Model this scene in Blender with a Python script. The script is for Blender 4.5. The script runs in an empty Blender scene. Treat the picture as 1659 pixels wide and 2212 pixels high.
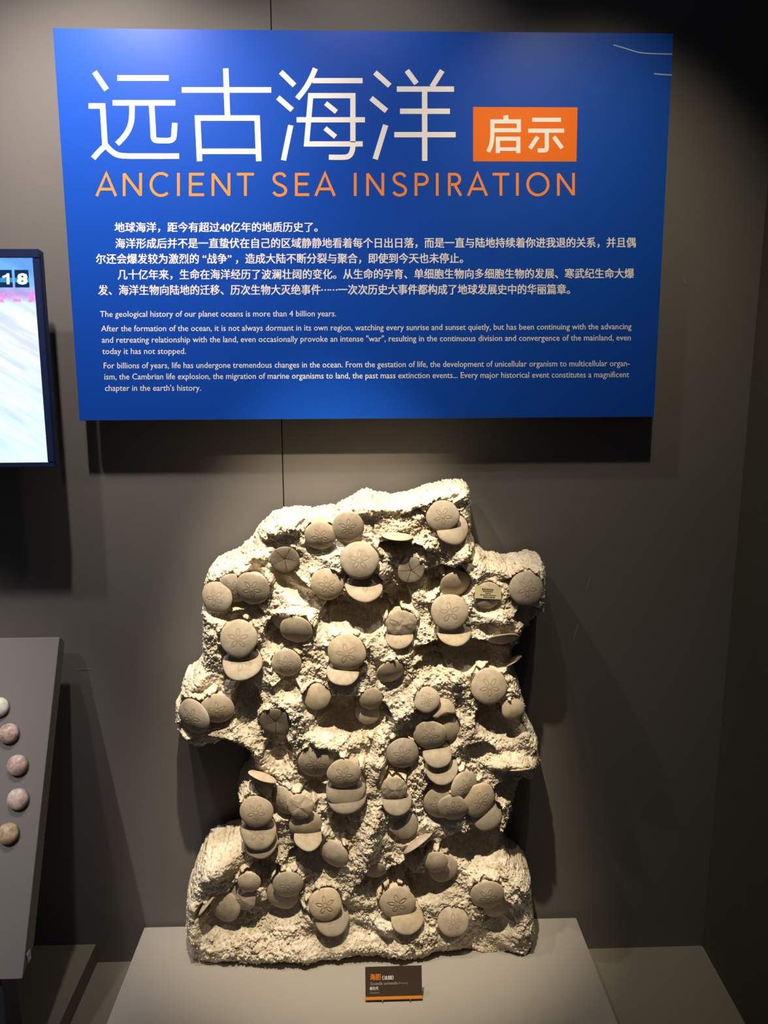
import bpy, bmesh, math, random
import numpy as np
from mathutils import Vector, Matrix

random.seed(7)
SC = bpy.context.scene
COL = SC.collection

# ------------------------------------------------------------------ camera
W, H = 1659, 2212
F = 1733.8
YAW, PITCH, ROLL = 0.0319, 0.1686, -0.0049
CAM = np.array([0.0, -1.65, 1.5])

def cam_axes():
    cy, sy, cp, sp, cr, sr = math.cos(YAW), math.sin(YAW), math.cos(PITCH), math.sin(PITCH), math.cos(ROLL), math.sin(ROLL)
    f = np.array([sy*cp, cy*cp, -sp]); rt = np.array([cy, -sy, 0.0]); up = np.cross(rt, f)
    return cr*rt + sr*up, -sr*rt + cr*up, -f
AX = np.stack(cam_axes(), 1)

cam_data = bpy.data.cameras.new('camera')
cam = bpy.data.objects.new('camera', cam_data); COL.objects.link(cam)
cam_data.sensor_fit = 'VERTICAL'; cam_data.sensor_height = 24.0
cam_data.lens = F / H * 24.0
cam_data.clip_start = 0.02
m = Matrix(AX.tolist()).to_4x4(); m.translation = Vector(CAM)
cam.matrix_world = m
SC.camera = cam

# ------------------------------------------------------------------ world, exposure
world = bpy.data.worlds.new('gallery_ambient'); SC.world = world; world.use_nodes = True
bg = world.node_tree.nodes['Background']
bg.inputs[0].default_value = (0.66, 0.78, 1.0, 1); bg.inputs[1].default_value = 0.048
SC.view_settings.view_transform = 'Standard'; SC.view_settings.look = 'None'
SC.view_settings.exposure = 0.0; SC.view_settings.gamma = 1.0
SC.view_settings.use_curve_mapping = False

# ------------------------------------------------------------------ ceiling track spots
def spot(loc, aim, power, color, cone, blend, rad=0.02):
    d = bpy.data.lights.new('track_spot', 'SPOT'); d.energy = power; d.color = color
    d.spot_size = math.radians(cone); d.spot_blend = blend; d.shadow_soft_size = rad
    o = bpy.data.objects.new('track_spot', d); COL.objects.link(o)
    o.location = loc
    o.rotation_euler = (Vector(aim) - Vector(loc)).to_track_quat('-Z', 'Y').to_euler()
    return o
WARM = (1.0, 0.855, 0.615)
NEUT = (1.0, 0.90, 0.82)
spot((-0.14, -0.88, 2.66), (-0.03, -0.12, 0.90), 262, WARM, 28, 0.75)      # on the rock
spot((-0.50, -0.50, 2.44), (-0.42, 0.0, 1.72), 60, NEUT, 80, 1.0)        # sign, left
spot((-0.04, -0.46, 2.50), (0.02, 0.0, 1.73), 19, NEUT, 79, 1.0)         # sign, middle
spot((0.42, -0.58, 2.46), (0.43, 0.0, 1.52), 27, WARM, 67, 1.0)           # sign, right
spot((-0.82, -0.53, 2.58), (-0.86, 0.0, 1.60), 34, (1.0, 0.9, 0.88), 80, 1.0)  # screen
spot((-1.20, -1.35, 2.45), (-0.98, -0.25, 0.68), 104, (1.0, 0.92, 0.88), 32, 0.8)  # tilted board
spot((0.55, -0.75, 2.60), (0.60, -0.42, 0.19), 15, WARM, 44, 1.0)         # low platform, right

def ray(px, py):
    return AX @ np.array([(px - W/2)/F, (H/2 - py)/F, -1.0])
def at(px, py, Y):                        # photo measurement -> point on the upright plane y = Y
    d = ray(px, py); return CAM + d*(Y - CAM[1])/d[1]
def at_arr(P, Y):
    return np.array([at(p[0], p[1], Y) for p in P])

# ------------------------------------------------------------------ helpers
def link(o, parent=None):
    COL.objects.link(o)
    if parent: o.parent = parent
    return o
def mesh_obj(name, verts, faces, mat, parent=None, smooth=False):
    me = bpy.data.meshes.new(name)
    me.from_pydata([tuple(map(float, v)) for v in verts], [], faces); me.update()
    if smooth: me.shade_smooth()
    o = bpy.data.objects.new(name, me)
    if mat: me.materials.append(mat)
    return link(o, parent)
def fast_mesh(name, V, T, mat, parent=None, smooth=True):
    me = bpy.data.meshes.new(name)
    V = np.asarray(V, dtype=np.float32); T = np.asarray(T, dtype=np.int32)
    k = T.shape[1]
    me.vertices.add(len(V)); me.vertices.foreach_set('co', V.ravel())
    me.loops.add(T.size); me.loops.foreach_set('vertex_index', T.ravel())
    me.polygons.add(len(T))
    me.polygons.foreach_set('loop_start', np.arange(0, T.size, k, dtype=np.int32))
    me.polygons.foreach_set('loop_total', np.full(len(T), k, dtype=np.int32))
    me.update(calc_edges=True); me.validate()
    if smooth: me.shade_smooth()
    else: me.shade_flat()
    me.materials.append(mat)
    return link(bpy.data.objects.new(name, me), parent)
def box(name, x0, x1, y0, y1, z0, z1, mat, parent=None, bevel=0.0):
    bm = bmesh.new()
    bmesh.ops.create_cube(bm, size=1.0)
    for v in bm.verts:
        v.co = ((x0+x1)/2 + v.co.x*(x1-x0), (y0+y1)/2 + v.co.y*(y1-y0), (z0+z1)/2 + v.co.z*(z1-z0))
    if bevel: bmesh.ops.bevel(bm, geom=bm.edges[:], offset=bevel, segments=2, affect='EDGES')
    me = bpy.data.meshes.new(name); bm.to_mesh(me); bm.free(); me.materials.append(mat)
    return link(bpy.data.objects.new(name, me), parent)
def prism(name, pts, axis_pts, mat, parent=None):
    """pts: polygon points, axis_pts: same polygon at the other end"""
    n = len(pts); v = list(pts) + list(axis_pts)
    f = [list(range(n)), list(range(2*n-1, n-1, -1))] + [[i, i+n, (i+1) % n + n, (i+1) % n] for i in range(n)]
    o = mesh_obj(name, v, f, mat, parent)
    bm = bmesh.new(); bm.from_mesh(o.data); bmesh.ops.recalc_face_normals(bm, faces=bm.faces[:]); bm.to_mesh(o.data); bm.free()
    return o
def root(name, loc, label, cat, group=None):
    o = bpy.data.objects.new(name, None); COL.objects.link(o); o.location = loc
    o.empty_display_size = 0.05
    o['label'] = label; o['category'] = cat
    if group: o['group'] = group
    return o
def adopt(parent, *obs):
    for o in obs:
        o.parent = parent
        o.matrix_parent_inverse = Matrix.Translation(-Vector(parent.location))
def structure(o): o['kind'] = 'structure'; return o

# ------------------------------------------------------------------ materials
def new_mat(name):
    mt = bpy.data.materials.new(name); mt.use_nodes = True
    nt = mt.node_tree; return mt, nt, nt.nodes['Principled BSDF']
def N(nt, t, **kw):
    n = nt.nodes.new(t)
    for k, v in kw.items():
        if k == 'inp':
            for a, b in v.items(): n.inputs[a].default_value = b
        else: setattr(n, k, v)
    return n
def mathn(nt, op, a, b=None, c=None, clamp=False):
    n = nt.nodes.new('ShaderNodeMath'); n.operation = op; n.use_clamp = clamp
    for i, s in enumerate((a, b, c)):
        if s is None: continue
        if isinstance(s, (int, float)): n.inputs[i].default_value = s
        else: nt.links.new(s, n.inputs[i])
    return n.outputs[0]
def painted(name, col, var=0.12, scale=6.0, rough=0.75, bump=0.15, bscale=400, spec=0.3, weave=False):
    mt, nt, b = new_mat(name)
    tc = N(nt, 'ShaderNodeTexCoord')
    n1 = N(nt, 'ShaderNodeTexNoise', inp={'Scale': scale, 'Detail': 6.0, 'Roughness': 0.6})
    nt.links.new(tc.outputs['Object'], n1.inputs['Vector'])
    mx = N(nt, 'ShaderNodeMix', data_type='RGBA')
    mx.inputs[6].default_value = (*[c*(1-var) for c in col], 1); mx.inputs[7].default_value = (*[min(1, c*(1+var)) for c in col], 1)
    nt.links.new(n1.outputs['Fac'], mx.inputs[0]); nt.links.new(mx.outputs[2], b.inputs['Base Color'])
    b.inputs['Roughness'].default_value = rough; b.inputs['Specular IOR Level'].default_value = spec
    if bump:
        n2 = N(nt, 'ShaderNodeTexNoise', inp={'Scale': bscale, 'Detail': 3.0})
        nt.links.new(tc.outputs['Object'], n2.inputs['Vector'])
        bp = N(nt, 'ShaderNodeBump', inp={'Strength': bump, 'Distance': 0.001})
        nt.links.new(n2.outputs['Fac'], bp.inputs['Height']); nt.links.new(bp.outputs[0], b.inputs['Normal'])
    return mt
def plain(name, col, rough=0.5, spec=0.4, emit=None, es=0.0):
    mt, nt, b = new_mat(name)
    b.inputs['Base Color'].default_value = (*col, 1); b.inputs['Roughness'].default_value = rough
    b.inputs['Specular IOR Level'].default_value = spec
    if emit: b.inputs['Emission Color'].default_value = (*emit, 1); b.inputs['Emission Strength'].default_value = es
    return mt

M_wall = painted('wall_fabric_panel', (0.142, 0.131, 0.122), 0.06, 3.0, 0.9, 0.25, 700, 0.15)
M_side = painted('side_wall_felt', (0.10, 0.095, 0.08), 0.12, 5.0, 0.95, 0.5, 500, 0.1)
M_plat = painted('platform_paint', (0.20, 0.182, 0.140), 0.06, 5.0, 0.8, 0.1, 500, 0.2)
M_plinth = painted('plinth_paint', (0.31, 0.287, 0.258), 0.04, 6.0, 0.75, 0.12, 600, 0.2)
M_floor = painted('floor_dark', (0.05, 0.048, 0.045), 0.1, 5.0, 0.6, 0.1, 200)
M_board = painted('board_paint', (0.18, 0.170, 0.162), 0.04, 6.0, 0.75, 0.12, 600, 0.2)
M_base = painted('board_base_dark', (0.03, 0.035, 0.05), 0.1, 6.0, 0.6, 0.05, 600, 0.3)
M_blue = plain('sign_blue', (0.005, 0.062, 0.40), 0.38, 0.22)
M_acr = plain('sign_edge', (0.35, 0.5, 0.75), 0.2, 0.5)
M_white = plain('print_white', (0.86, 0.82, 0.78), 0.5, 0.2)
M_orange = plain('print_orange', (0.85, 0.25, 0.045), 0.5, 0.2)
M_orange_box = plain('print_orange_field', (0.80, 0.16, 0.012), 0.4, 0.2)
M_metal = plain('steel', (0.16, 0.15, 0.14), 0.4, 0.4)

# ------------------------------------------------------------------ room shell
FZ = 0.0
SEAM = -0.1554
XC = 0.7902
ZF = 0.1857
ZP = 0.2788
G = 0.0011
wall = structure(bpy.data.objects.new('wall_back', None)); COL.objects.link(wall)
p1 = box('wall_panel', -2.2, SEAM-G, 0.0, 0.03, FZ, 2.98, M_wall, wall)
p2 = box('wall_panel', SEAM+G, XC+0.08, 0.0, 0.03, FZ, 2.98, M_wall, wall)
pb = box('backing', -2.2, XC+0.08, 0.03, 0.05, FZ, 2.98, M_base, wall)
# right side wall, a little out of plumb and out of square as measured
LEAN = 0.0281/1.8143
def xr(y, z): return XC + (-y)*(-0.012/0.3) + (z - ZF)*LEAN
q = [(xr(y, z), y, z) for (y, z) in ((0.0, FZ), (-1.15, FZ), (-1.15, 2.98), (0.0, 2.98))]
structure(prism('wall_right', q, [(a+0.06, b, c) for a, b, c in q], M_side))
structure(box('floor', -2.4, 2.4, -3.4, 0.05, -0.04, FZ, M_floor))
q = [(-2.2, 0.0, ZF), (XC, 0.0, ZF), (xr(-0.62, ZF), -0.62, ZF), (-2.2, -0.62, ZF)]
structure(prism('trim_1', [(a, b, FZ) for a, b, c in q], q, M_plat))

# ------------------------------------------------------------------ plinths
def plinth(name, BL, w, dep, ph, z0, z1, mat, label, xcut=0):
    c, s = math.cos(ph), math.sin(ph)
    a = (BL[0], BL[1]); b = (a[0]+w*c, a[1]+w*s)
    d = (b[0]+dep*s, b[1]-dep*c); e = (a[0]+dep*s, a[1]-dep*c)
    t = root(name, ((a[0]+d[0])/2, (a[1]+d[1])/2, z0), label, 'plinth')
    top = [(*p, z1) for p in (a, b, d, e)]; bot = [(*p, z0) for p in (a, b, d, e)]
    o = prism('plinth_body', bot, top, mat)
    bv = o.modifiers.new('bevel', 'BEVEL'); bv.width = 0.0012; bv.segments = 2
    adopt(t, o)
    return t
plinth('display_plinth', (-0.4913, -0.010), 0.9773, 0.50, -0.006, ZF, ZP, M_plinth,
       'wide low grey plinth that carries the fossil rock and its caption card')
plinth('low_plinth', (-1.9, -0.001), 1.9-0.605, 0.50, 0.0, ZF, 0.2335, M_plat,
       'low dark grey plinth at the left under the tilted shell board')

# ------------------------------------------------------------------ stroke lettering
def ribbon(pts, w):
    """flat mitred ribbon through 2D points, returns verts, faces"""
    P = [np.array(p, float) for p in pts]; L = []; R_ = []
    for i, p in enumerate(P):
        d0 = P[i]-P[i-1] if i else P[1]-P[0]
        d1 = P[i+1]-P[i] if i < len(P)-1 else P[-1]-P[-2]
        d0 = d0/np.linalg.norm(d0); d1 = d1/np.linalg.norm(d1)
        n0 = np.array([-d0[1], d0[0]]); n1 = np.array([-d1[1], d1[0]])
        n = n0+n1; n = n/np.linalg.norm(n); k = 1/max(0.5, float(n@n1))
        L.append(p+n*k*w/2); R_.append(p-n*k*w/2)
    V = L+R_; n = len(P)
    return V, [[i, i+1, n+i+1, n+i] for i in range(n-1)]
def smooth_path(p, it=2):
    for _ in range(it):
        q = [p[0]]
        for a, b in zip(p[:-1], p[1:]):
            q += [(a[0]*.75+b[0]*.25, a[1]*.75+b[1]*.25), (a[0]*.25+b[0]*.75, a[1]*.25+b[1]*.75)]
        q.append(p[-1]); p = q
    return p
def strokes_mesh(name, strokes, w, tf, mat, parent, label=None):
    V, Fc, seen = [], [], []
    for st in strokes:
        ww = w
        if isinstance(st, dict): ww = st.get('w', w); pts = smooth_path(st['c'], 3) if 'c' in st else st['p']
        else: pts = st
        v, f = ribbon(pts, ww); o = len(V)
        seen.append(1)
        V += [np.array(tf(*p))-np.array([0, 0.00003*len(seen), 0]) for p in v]; Fc += [[i+o for i in ff] for ff in f]
    # spread strokes by a hair so that crossings do not coincide
    o = mesh_obj(name, V, Fc, mat)
    bm = bmesh.new(); bm.from_mesh(o.data)
    for f in bm.faces:
        f.normal_update()
        if f.normal.y > 0: f.normal_flip()
    bm.to_mesh(o.data); bm.free()
    if label: o['label'] = label
    adopt(parent, o)
    return o

# ------------------------------------------------------------------ blue sign
SY = -0.05
sign = root('exhibit_sign', (0.024, SY, 1.4159), 'large blue exhibit sign with white title, orange subtitle and small text above the fossil rock', 'sign')
SX0, SX1, SZ0, SZ1 = -0.5452, 0.5931, 1.4159, 2.1233
o1 = box('sign_panel', SX0, SX1, SY, SY+0.004, SZ0, SZ1, M_blue)
o2 = box('panel_backing', SX0-0.0006, SX1+0.0004, SY+0.0041, SY+0.010, SZ0-0.0008, SZ1+0.0003, M_acr)
adopt(sign, o1, o2)
for sx in (-0.45, 0.024, 0.50):
    for sz in (1.50, 2.04):
        o = box('wall_spacer', sx-0.015, sx+0.015, SY+0.0102, 0.0, sz-0.015, sz+0.015, M_metal)
        adopt(sign, o)
PY = SY-0.00015
def tfs(ox, oy, s, Y=PY):
    return lambda a, b: at(ox+a/s, oy+b/s, Y)
t5 = tfs(180, 130, 3.95); t6 = tfs(580, 130, 3.95); t7 = tfs(980, 200, 5.53, PY-0.00012)
strokes_mesh('title_character', [
    [(95, 100), (198, 252)], [(290, 152), (728, 152)], [(250, 364), (785, 364)],
    {'c': [(415, 385), (415, 470), (408, 540), (380, 610), (335, 670), (288, 715)]},
    {'c': [(583, 385), (590, 500), (596, 600), (598, 680), (640, 686), (680, 686), (730, 688), (770, 675), (775, 620), (780, 535)]},
    [(45, 391), (165, 391), (185, 730)],
    {'c': [(195, 722), (150, 765), (120, 795), (85, 838)]},
    {'c': [(185, 720), (230, 770), (290, 812), (370, 819), (500, 819), (818, 819)]}], 47, t5, M_white, sign)
strokes_mesh('title_character', [
    [(840, 254), (1603, 254)], [(1215, 70), (1230, 485)], [(992, 862), (975, 494), (1483, 494), (1497, 862)],
    [(1000, 778), (1490, 778)]], 47, t5, M_white, sign)
strokes_mesh('title_character', [
    [(105, 100), (222, 215)], [(80, 318), (202, 425)], [(190, 555), (128, 855)],
    {'c': [(400, 70), (360, 165), (310, 250), (245, 328)]}, [(375, 175), (803, 175)],
    [(804, 715), (325, 715), (360, 303), (720, 303), (720, 715)],
    {'c': [(720, 700), (719, 770), (690, 825), (620, 830), (515, 828)]},
    [(240, 509), (823, 509)], {'p': [(487, 367), (580, 442)], 'w': 42}, {'p': [(482, 580), (573, 655)], 'w': 42}], 45, t6, M_white, sign)
strokes_mesh('title_character', [
    [(908, 105), (1035, 218)], [(875, 323), (1007, 433)], [(1000, 553), (910, 845)],
    [(1180, 88), (1263, 200)], [(1482, 88), (1395, 228)], [(1095, 247), (1583, 247)],
    [(1122, 436), (1548, 436)], [(1073, 636), (1597, 636)], [(1332, 250), (1333, 860)]], 46, t6, M_white, sign)
ob = mesh_obj('orange_field', [at(x, y, PY) for x, y in ((1022, 231), (1247.6, 232), (1245.2, 349), (1022, 348.6))], [[3, 2, 1, 0]], M_orange_box)
adopt(sign, ob)
strokes_mesh('subtitle_character', [
    {'p': [(620, 273), (628, 330)], 'w': 60}, [(440, 345), (803, 345)], [(778, 345), (778, 475)], [(445, 450), (780, 450)],
    {'c': [(463, 321), (463, 470), (460, 560), (445, 640), (412, 708)]},
    [(528, 725), (528, 552), (772, 552), (772, 725)], {'p': [(530, 676), (770, 676)], 'w': 44}], 50, t7, M_white, sign)
strokes_mesh('subtitle_character', [
    [(938, 325), (1283, 325)], [(890, 455), (1320, 455)],
    {'c': [(1112, 465), (1112, 560), (1112, 640), (1110, 690), (1060, 692), (1003, 690)]},
    [(1005, 528), (910, 668)], [(1195, 528), (1296, 665)]], 50, t7, M_white, sign)

# English title, one letter at a time (unit boxes)
def arc(cx, cy, rx, ry, a0, a1, n=18):
    return [(cx+rx*math.cos(math.radians(a0+(a1-a0)*i/n)), cy-ry*math.sin(math.radians(a0+(a1-a0)*i/n))) for i in range(n+1)]
LET = {
 'A': [[(0.04, 1), (0.5, 0.02), (0.96, 1)], [(0.2, .70), (0.8, .70)]],
 'N': [[(0.08, 1), (0.08, 0.02)], [(0.08, 0.03), (0.92, 0.97)], [(0.92, 0), (0.92, 0.99)]],
 'C': [arc(.56, .5, .50, .48, 48, 312, 28)],
 'I': [[(0.5, 0), (0.5, 1)]],
 'E': [[(1, 0.055), (0.1, 0.055), (0.1, 0.945), (1, 0.945)], [(0.1, .48), (.9, .48)]],
 'T': [[(0, .055), (1, .055)], [(0.5, .05), (0.5, 1)]],
 'S': [smooth_path([(.90, .17), (.74, .04), (.45, .02), (.12, .10), (.08, .32), (.30, .46), (.72, .56), (.96, .70), (.90, .90), (.55, .99), (.22, .95), (.06, .83)], 3)],
 'P': [[(0.09, 1), (0.09, 0.055), (.5, .055)] + arc(.52, .28, .40, .225, 90, -90, 14) + [(.15, .505)]],
 'R': [[(0.09, 1), (0.09, 0.055), (.45, .055)] + arc(.48, .28, .36, .225, 90, -90, 14) + [(.15, .505)], [(.45, .5), (.93, 1)]],
 'O': [arc(.5, .5, .46, .47, 0, 360, 40)],
}
word = "ANCIENTSEAINSPIRATION"
xs = [(207.1, 252.2), (264.8, 307.1), (323.5, 366.8), (382, 388.9), (407.8, 440.8), (456.7, 498), (511.6, 548.6),
      (588.9, 619.2), (637, 668), (680, 724.3), (764.8, 769.9), (790.9, 830.1), (848.4, 878.2), (896, 925.6), (942, 947), (968, 998),
      (1009.8, 1053.2), (1064, 1100), (1115.3, 1120), (1137.9, 1186), (1203, 1242)]
for ch, (a, b) in zip(word, xs):
    yt, yb = 373.6, 423.6-(a-207)/1035*0.9
    sts = [[(p[0]*(b-a), p[1]*(yb-yt)) for p in st] for st in LET[ch]]
    strokes_mesh('title_letter', sts, 5.9, (lambda a, yt: (lambda u, v: at(a+u, yt+v, PY)))(a, yt), M_orange, sign)

# body text, printed line by line
def text_line(name, body, pl, pr, ytop, ybot, mat, parent, Y=PY, off=0.0, plane=None, ref=None, lab=None, shear=0.0):
    """text fitted between two measured ends; ref 'x' fits by glyph box"""
    c = bpy.data.curves.new('t', 'FONT'); c.body = body; c.size = 1.0; c.offset = 0.0; c.resolution_u = 2; c.shear = shear
    t = bpy.data.objects.new('t', c); COL.objects.link(t); bpy.context.view_layer.update()
    me = bpy.data.meshes.new_from_object(t); bpy.data.objects.remove(t)
    n = len(me.vertices); co = np.empty(n*3); me.vertices.foreach_get('co', co); co = co.reshape(-1, 3)
    lo, hi = co.min(0), co.max(0)
    if ref is None: y0, y1 = lo[1], hi[1]
    else: y0, y1 = ref
    u = (co[:, 0]-lo[0])/(hi[0]-lo[0]); v = (co[:, 1]-y0)/(y1-y0)
    tl, bl, tr = pl[0], pl[1], pr
    # corners: left (x, ytopL, ybotL), right (x, ytopR, ybotR)
    (xl, tL, bL), (xr_, tR, bR) = pl, pr
    out = np.empty_like(co)
    A = plane or (lambda x, y: at(x, y, Y))
    P00, P10, P01, P11 = [np.array(A(*p)) for p in ((xl, bL), (xr_, bR), (xl, tL), (xr_, tR))]
    U = u[:, None]; Vv = v[:, None]
    out = P00*(1-U)*(1-Vv)+P10*U*(1-Vv)+P01*(1-U)*Vv+P11*U*Vv
    me.vertices.foreach_set('co', out.ravel()); me.update()
    if off:                 # heavier weight: the same outlines printed a hair apart
        ex = (P10-P00)/(hi[0]-lo[0])*off; ez = (P01-P00)/(y1-y0)*off
        me.calc_loop_triangles(); T = np.empty(len(me.loop_triangles)*3, dtype=np.int32); me.loop_triangles.foreach_get('vertices', T); T = T.reshape(-1, 3)
        VV, TT = [], []
        for q_, (a_, b_) in enumerate(((-1, -.6), (1, -.6), (-1, .6), (1, .6), (0, 0))):
            VV.append(out+ex*a_+ez*b_-np.array([0, 0.00003*q_, 0])); TT.append(T+q_*n)
        bpy.data.meshes.remove(me); tmp = fast_mesh(name, np.concatenate(VV), np.concatenate(TT), mat, smooth=False)
        me = tmp.data; bpy.data.objects.remove(tmp)
    me.materials.clear(); me.materials.append(mat)
    me.name = name
    me.shade_flat(); me.update()
    o = bpy.data.objects.new(name, me); COL.objects.link(o)
    adopt(parent, o)
    return o
CJ = (-0.12, 0.83)      # glyph box of the ideographs
L0 = 0.02
zh = [
 ("地球海洋，距今有超过40亿年的地质历史了。", (247.8, 480.5, 502.5), (686, 480, 502)),
 ("海洋形成后并不是一直蛰伏在自己的区域静静地看着每个日出日落，而是一直与陆地持续着你进我退的关系，并且偶", (249.5, 515, 537.5), (1373, 513, 535.5)),
 ("尔还会爆发较为激烈的 “战争” ，造成大陆不断分裂与聚合，即使到今天也未停止。", (207.5, 548.5, 571), (1000, 547, 569.5)),
 ("几十亿年来，生命在海洋经历了波澜壮阔的变化。从生命的孕育、单细胞生物向多细胞生物的发展、寒武纪生命大爆", (254.5, 582.5, 605), (1369.5, 580, 602)),
 ("发、海洋生物向陆地的迁移、历次生物大灭绝事件⋯⋯一次次历史大事件都构成了地球发展史中的华丽篇章。", (212.5, 616, 638.5), (1231, 614, 636.5)),
]
for s, l, r in zh:
    text_line('text_line', s, l, r, 0, 0, M_white, sign, off=0.018, ref=CJ)
en = [
 ("The geological history of our planet oceans is more than 4 billion years.", (216, 684.7), (726, 683.5)),
 ("After the formation of the ocean, it is not always dormant in its own region, watching every sunrise and sunset quietly, but has been continuing with the advancing", (218.5, 716), (1364, 711.3)),
 ("and retreating relationship with the land, even occasionally provoke an intense \"war\", resulting in the continuous division and convergence of the mainland, even", (220, 740.5), (1362.5, 735.3)),
 ("today it has not stopped.", (221, 765), (401.6, 764.5)),
 ("For billions of years, life has undergone tremendous changes in the ocean. From the gestation of life, the development of unicellular organism to multicellular organ-", (224, 796), (1360, 791)),
 ("ism, the Cambrian life explosion, the migration of marine organisms to land, the past mass extinction events... Every major historical event constitutes a magnificent", (225.6, 820), (1359, 815)),
 ("chapter in the earth's history.", (226.7, 844.5), (434, 844)),
]
for s, l, r in en:
    text_line('text_line', s, (l[0], l[1]-13.0, l[1]), (r[0], r[1]-13.0, r[1]), 0, 0, M_white, sign, off=0.006, ref=(0.0, 0.70))

# ------------------------------------------------------------------ caption card on the plinth
M_card = painted('card_brown', (0.060, 0.040, 0.028), 0.05, 20, 0.45, 0.0)
M_cardo = plain('card_orange', (0.80, 0.28, 0.03), 0.45, 0.3)
M_cardg = plain('card_grey_print', (0.36, 0.32, 0.27), 0.5, 0.2)
card = root('caption_card', (0.06, -0.2495, ZP), 'small brown caption card with orange strip standing on the plinth before the rock', 'card')
cx0, cx1 = 0.0035, 0.1155
cb, ct = np.array([-0.2495, ZP+0.0035]), np.array([-0.2330, ZP+0.0655])
def cardp(u, v, d=0.0):     # u across 0..1, v up 0..1, d out of the face
    t = ct-cb; n = np.array([-t[1], t[0]])/np.linalg.norm(t)
    p = cb+t*v+n*d
    return (cx0+(cx1-cx0)*u, p[0], p[1])
def card_slab(name, u0, u1, v0, v1, d0, d1, mat):
    o = prism(name, [cardp(u0, v0, d0), cardp(u1, v0, d0), cardp(u1, v1, d0), cardp(u0, v1, d0)],
              [cardp(u0, v0, d1), cardp(u1, v0, d1), cardp(u1, v1, d1), cardp(u0, v1, d1)], mat)
    adopt(card, o); return o
card_slab('card_panel', 0, 1, 0, 1, -0.0015, 0.0, M_card)
card_slab('orange_strip', -0.008, 1.006, 0.035, 0.12, 0.0001, 0.0007, M_cardo)
for u in (0.30, 0.79):
    o = box('foot_peg', cx0+(cx1-cx0)*u-0.001, cx0+(cx1-cx0)*u+0.001, -0.2525, -0.246, ZP, ZP+0.006, M_metal); adopt(card, o)
o = prism('easel_back', [(cx0+0.02, cb[0]+0.003, ZP), (cx0+0.02, ct[0]+0.001, ct[1]-0.01), (cx0+0.02, ct[0]+0.035, ZP)],
          [(cx1-0.02, cb[0]+0.003, ZP), (cx1-0.02, ct[0]+0.001, ct[1]-0.01), (cx1-0.02, ct[0]+0.035, ZP)], M_card); adopt(card, o)
def cpx(x, y):              # measured on the card face in a 1270 x 725 frame
    return cardp((x-210)/1268.0, 1-(y-120)/725.0, 0.0002)
def ctext(body, x0, x1, yt, yb, mat, off=0.0, ref=None, shear=0.0):
    text_line('text_line', body, (x0, yt, yb), (x1, yt, yb), 0, 0, mat, card, off=off, ref=ref, plane=cpx, shear=shear)
ctext("海胆", 318, 558, 268, 400, M_orange, 0.03)
ctext("（法国）", 592, 842, 312, 402, M_white, 0.03)
ctext("Scutella striatella", 320, 930, 440, 505, M_cardg, 0.02, (0, 0.73), 0.25)
ctext("(France)", 950, 1165, 455, 500, M_cardg, 0.0, (0, 0.73))
ctext("新生代", 310, 500, 540, 612, M_white, 0.03)
ctext("Cenozoic", 310, 525, 640, 688, M_cardg, 0.0, (0, 0.73))

# ------------------------------------------------------------------ numpy noise
rng = np.random.default_rng(11)
PERM = rng.permutation(512)
def hash2(i, j, k=0):
    return PERM[(PERM[(PERM[i & 511]+j) & 511]+k) & 511]
def perlin(x, y, seed=0):
    xi = np.floor(x).astype(np.int64); yi = np.floor(y).astype(np.int64)
    xf = x-xi; yf = y-yi
    u = xf*xf*xf*(xf*(xf*6-15)+10); v = yf*yf*yf*(yf*(yf*6-15)+10)
    def g(a, b, dx, dy):
        th = hash2(a, b, seed)*(2*np.pi/512); return np.cos(th)*dx+np.sin(th)*dy
    n00 = g(xi, yi, xf, yf); n10 = g(xi+1, yi, xf-1, yf); n01 = g(xi, yi+1, xf, yf-1); n11 = g(xi+1, yi+1, xf-1, yf-1)
    return ((n00*(1-u)+n10*u)*(1-v)+(n01*(1-u)+n11*u)*v)*1.4
def fbm(x, y, oct=4, seed=0, gain=0.5):
    s = 0; a = 1.0; t = 0
    for o in range(oct):
        s = s+a*perlin(x*2**o+17*o, y*2**o+5*o, seed+o*7); t += a; a *= gain
    return s/t
def worley(x, y, seed=0):
    xi = np.floor(x).astype(np.int64); yi = np.floor(y).astype(np.int64)
    d1 = np.full(x.shape, 9.0); d2 = np.full(x.shape, 9.0); hid = np.zeros(x.shape)
    for a in (-1, 0, 1):
        for b in (-1, 0, 1):
            h = hash2(xi+a, yi+b, seed); h2 = hash2(xi+a, yi+b, seed+31)
            dx = xi+a+h/512.0-x; dy = yi+b+h2/512.0-y
            d = dx*dx+dy*dy
            near = d < d1
            d2 = np.where(near, d1, np.minimum(d2, d)); hid = np.where(near, h/512.0, hid); d1 = np.where(near, d, d1)
    return np.sqrt(d1), np.sqrt(d2), hid
def sstep(a, b, x):
    t = np.clip((x-a)/(b-a), 0, 1); return t*t*(3-2*t)

# ------------------------------------------------------------------ the fossil rock
Y0 = -0.115          # mean front plane of the rock
YB = -0.035          # its back
rock = root('fossil_rock', (0.0, -0.075, ZP), 'tall craggy sandy slab crowded with round sand dollar fossils, standing on the grey plinth', 'fossil')
def wpt(px, py):
    p = at(px, py, Y0); return p[0], p[2]
def scale_at(px, py):
    a = wpt(px, py); b = wpt(px+10, py); return math.hypot(a[0]-b[0], a[1]-b[1])/10

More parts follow.
